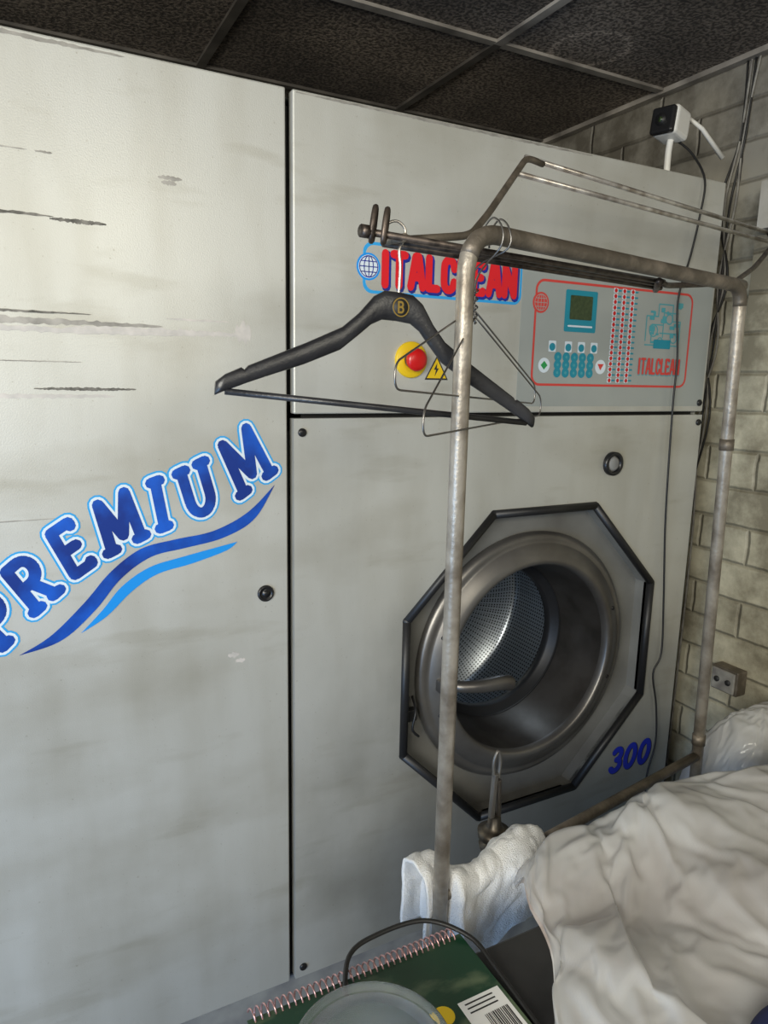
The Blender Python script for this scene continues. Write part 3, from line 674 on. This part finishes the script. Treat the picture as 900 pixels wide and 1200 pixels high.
tube("cord",smoothpath([(1.535,1.37,2.20),(1.55,1.33,2.16),(1.555,1.288,2.09),(1.545,1.285,2.0),(1.53,1.288,1.909),(1.50,1.287,1.80),(1.515,1.285,1.66),(1.516,1.285,1.53),(1.53,1.286,1.25),(1.554,1.286,1.02),(1.56,1.28,.86),(1.535,1.28,.80),(1.56,1.28,.70),(1.573,1.28,.583),(1.55,1.28,.45),(1.56,1.25,.20),(1.60,1.20,.012)],6),.0028,M['cable'],pc,8)

# wall services
wc=empty("wall_cable_bundle")
for i in range(4):
    o=.012*i; k=(1,-1,.5,-.6)[i]
    tube("cable_%d"%i,smoothpath([(XW-.006,1.35+o,HC-.01),(XW-.012,1.365+o*.5+.006*k,2.25),(XW-.01,1.375+o*1.4,2.08),(XW-.014,1.40-o*.8,1.88),(XW-.01,1.385+o,1.70),(XW-.012,1.42-o,1.5),(XW-.01,1.40+o,1.1),(XW-.01,1.41,.01)],6),.0030,M['cable'] if i in (1,3) else M['greyc'],wc,8)
so=empty("wall_socket")
box("back_box",XP-.04,XP,1.125,1.205,.765,.835,M['rust'],so,.004)
box("socket_face",XP-.047,XP-.04,1.130,1.200,.770,.830,M['greyc'],so,.003)
for i,y in enumerate((1.148,1.182)): tube("socket_hole_%d"%i,[(XP-.050,y,.80),(XP-.046,y,.80)],.008,M['ink'],so,12)
tube("supply_pipe",[(1.725,1.42,.001),(1.725,1.42,1.0)],.018,M['rust'],None,14)
tube("conduit",smoothpath([(XW-.03,1.47,.001),(XW-.03,1.47,.5),(XW-.03,1.47,1.5)],3),.011,M['cable'],None,10)

# ------------------------------------------------------------ table and items
tl=empty("work_table")
box("top",.185,1.70,.05,.655,TZ-.03,TZ,M['table'],tl,.004)
for i,(x,y) in enumerate(((.21,.09),(.21,.62),(1.66,.09),(1.66,.62))): box("leg_%d"%i,x-.02,x+.02,y-.02,y+.02,0,TZ-.03,M['table'],tl)
nb=empty("spiral_notebook")
box("pages",.195,.487,.465,.678,TZ,TZ+.009,M['paper'],nb,.0008)
box("cover",.193,.489,.463,.681,TZ+.009,TZ+.0105,M['green'],nb,.0004)
sp=[]
for i in range(34*16+1):
    t=i/16; a=2*math.pi*t; sp.append((.198+.284*t/34,.684+.0095*math.cos(a),TZ+.0075+.0095*math.sin(a)+.001))
tube("spiral_binding",sp,.0012,M['spiral'],nb,6)
multi("barcode_label",[[(.425,.515),(.484,.515),(.484,.590),(.425,.590)]],TZ+.0109,M['paper'],nb,axis='z')
bars=[];random.seed(3);x=.446
while x<.478:
    w=.0006+random.random()*.0014; bars.append([(x,.530),(x+w,.530),(x+w,.563),(x,.563)]); x+=w+.0006+random.random()*.001
for yy in (.583,.577,.571): bars.append([(.432,yy),(.472,yy),(.472,yy+.002),(.432,yy+.002)])
multi("barcode",bars,TZ+.0112,M['ink'],nb,axis='z')
multi("price_sticker",[disc_pts(.402,.583,.013,20)],TZ+.0113,M['yellow'],nb,axis='z')
def vlathe(name,prof,cx,cy,mat,parent,seg=64):
    bm=bmesh.new(); R=[[bm.verts.new((cx+r*math.cos(2*math.pi*k/seg),cy+r*math.sin(2*math.pi*k/seg),z)) for k in range(seg)] for r,z in prof]
    for i in range(len(R)-1):
        for k in range(seg): bm.faces.new((R[i][k],R[i][(k+1)%seg],R[i+1][(k+1)%seg],R[i+1][k]))
    bmesh.ops.recalc_face_normals(bm,faces=bm.faces[:])
    return from_bm(name,bm,mat,parent,True)
tbm=empty("plastic_tub"); bz=TZ+.0115
vlathe("bowl",[(.0003,bz+.0005),(.062,bz+.0005),(.066,bz+.004),(.078,bz+.036),(.0775,bz+.036),(.065,bz+.005),(.0003,bz+.0015)],.290,.548,M['clear'],tbm)
vlathe("lid",[(.083,bz+.033),(.087,bz+.035),(.087,bz+.042),(.083,bz+.046),(.079,bz+.045),(.076,bz+.037),(.064,bz+.037),(.058,bz+.042),(.030,bz+.042),(.027,bz+.038),(.0003,bz+.038)],.290,.548,M['clear'],tbm)
multi("lid_emboss",stroke_polys(word("MEAL",.262,.318,.553,.566,0,.1,.2),.0022),bz+.0425,M['white'],tbm,axis='z')
cl=empty("charging_cable")
tube("cord",smoothpath([(.30,.640,TZ+.015),(.332,.700,TZ+.022),(.38,.715,TZ+.024),(.45,.708,TZ+.024),(.494,.665,TZ+.016),(.500,.61,TZ+.008),(.496,.50,TZ+.005),(.494,.40,TZ+.005)],8),.0032,M['cable'],cl,10)
# white towel over the lower rail
bm=bmesh.new(); nu,nv=110,90; grid=[]
for i in range(nu+1):
    row=[]; s=i/nu
    for j in range(nv+1):
        t=j/nv
        px=A.x-.022+s*.245; yb=.80+.162*(px-A.x)+.046*(1-ss(.549,.560,px))
        Lf=.16-.06*s+.03*math.sin(s*7); Lb=.10; r=.030+.008*math.sin(s*9+1)
        tot=Lf+Lb+math.pi*r; q=t*tot; arcL=math.pi*r
        if q<Lf: off=(-r,-(Lf-q))
        elif q<Lf+arcL: a=(q-Lf)/arcL*math.pi; off=(-r*math.cos(a),r*math.sin(a))
        else: off=(r,-(q-Lf-arcL))
        nzv=noise.noise(Vector((s*4,t*5,2)))*.012+noise.noise(Vector((s*11,t*13,5)))*.008
        row.append(bm.verts.new((px+.008*noise.noise(Vector((s*3,t*4,9))),yb+off[0]+nzv*.6,.808+off[1]+abs(nzv)*.8)))
    grid.append(row)
for i in range(nu):
    for j in range(nv): bm.faces.new((grid[i][j],grid[i+1][j],grid[i+1][j+1],grid[i][j+1]))
tw=from_bm("towel",bm,M['towel'],None,True); md=tw.modifiers.new("thick","SOLIDIFY"); md.thickness=.006; md.offset=0
pv=empty("spring_clamp_post"); px,py=.706,.895
vlathe("post",[(.011,0),(.011,.80),(.0003,.80)],px,py,M['brass'],pv,16)
vlathe("knurled_base",[(.012,.775),(.024,.778),(.026,.788),(.018,.792),(.018,.798),(.028,.801),(.029,.814),(.020,.817),(.013,.824),(.011,.842),(.0003,.843)],px,py,M['brass'],pv,20)
box("jaw_left",px-.010,px-.001,py-.005,py+.005,.84,.925,M['steel'],pv,.002,rot=Matrix.Rotation(.05,3,'Y'))
box("jaw_right",px+.002,px+.010,py-.005,py+.005,.84,.912,M['steel_d'],pv,.002,rot=Matrix.Rotation(-.04,3,'Y'))
tube("jaw_loop",smoothpath([(px-.006,py,.92),(px-.008,py,.947),(px,py,.966),(px+.006,py,.947),(px+.004,py,.915)],6),.003,M['steel'],pv,8)
def nav(x,y,u,v):
    r=math.hypot((x-.70)/.07,(y-.335)/.06); m_=max(0,1-r*r)**.5
    return Vector((x,y,.885+.07*m_+.004*m_*noise.noise(Vector((x*40,y*40,1)))))
heap("navy_garment",.62,.78,.27,.40,nav,M['navyc'],50,50)

# ------------------------------------------------------------ lights
def area(name,loc,target,size,sizey,energy,color,spread=3.14):
    l=D.lights.new(name,'AREA'); l.shape='RECTANGLE'; l.size=size; l.size_y=sizey; l.energy=energy; l.color=color; l.spread=spread
    o=D.objects.new(name,l); col.objects.link(o); o.location=loc
    d=Vector(target)-Vector(loc); o.rotation_euler=d.to_track_quat('-Z','Y').to_euler(); return o
area("doorway_daylight",(-1.45,-.8,1.95),(.45,1.3,1.95),1.3,.8,43,(1,.965,.86),2.3)
area("doorway_sky_low",(-1.6,-.1,.6),(.1,1.3,.80),1.1,.8,27,(.32,.58,1))
area("window_daylight",(.5,-1.1,2.1),(1.5,.8,1.3),.7,.5,12,(1,.94,.78))
pl=D.lights.new("drum_fill_light",'POINT'); pl.energy=.42; pl.color=(.66,.82,1); pl.shadow_soft_size=.02  # added fill light, hidden inside the drum to brighten it
po=D.objects.new("drum_fill_light",pl); col.objects.link(po); po.location=(1.28,1.60,1.12)
w=D.worlds.new("World"); C.scene.world=w; w.use_nodes=True
w.node_tree.nodes["Background"].inputs[0].default_value=(.80,.89,1,1); w.node_tree.nodes["Background"].inputs[1].default_value=.15

# ------------------------------------------------------------ camera
cam=D.cameras.new("camera"); co=D.objects.new("camera",cam); col.objects.link(co)
R=Vector((.8860,-.4631,.02064)).normalized(); Fw=Vector((.4583,.8683,-.18945)).normalized()
Up=R.cross(Fw).normalized(); R=Fw.cross(Up).normalized()
mt=Matrix(((R.x,Up.x,-Fw.x,0),(R.y,Up.y,-Fw.y,0),(R.z,Up.z,-Fw.z,1.6),(0,0,0,1)))
co.matrix_world=mt
cam.sensor_fit='AUTO'; cam.sensor_width=36; cam.lens=24.78; cam.clip_start=.02
C.scene.camera=co
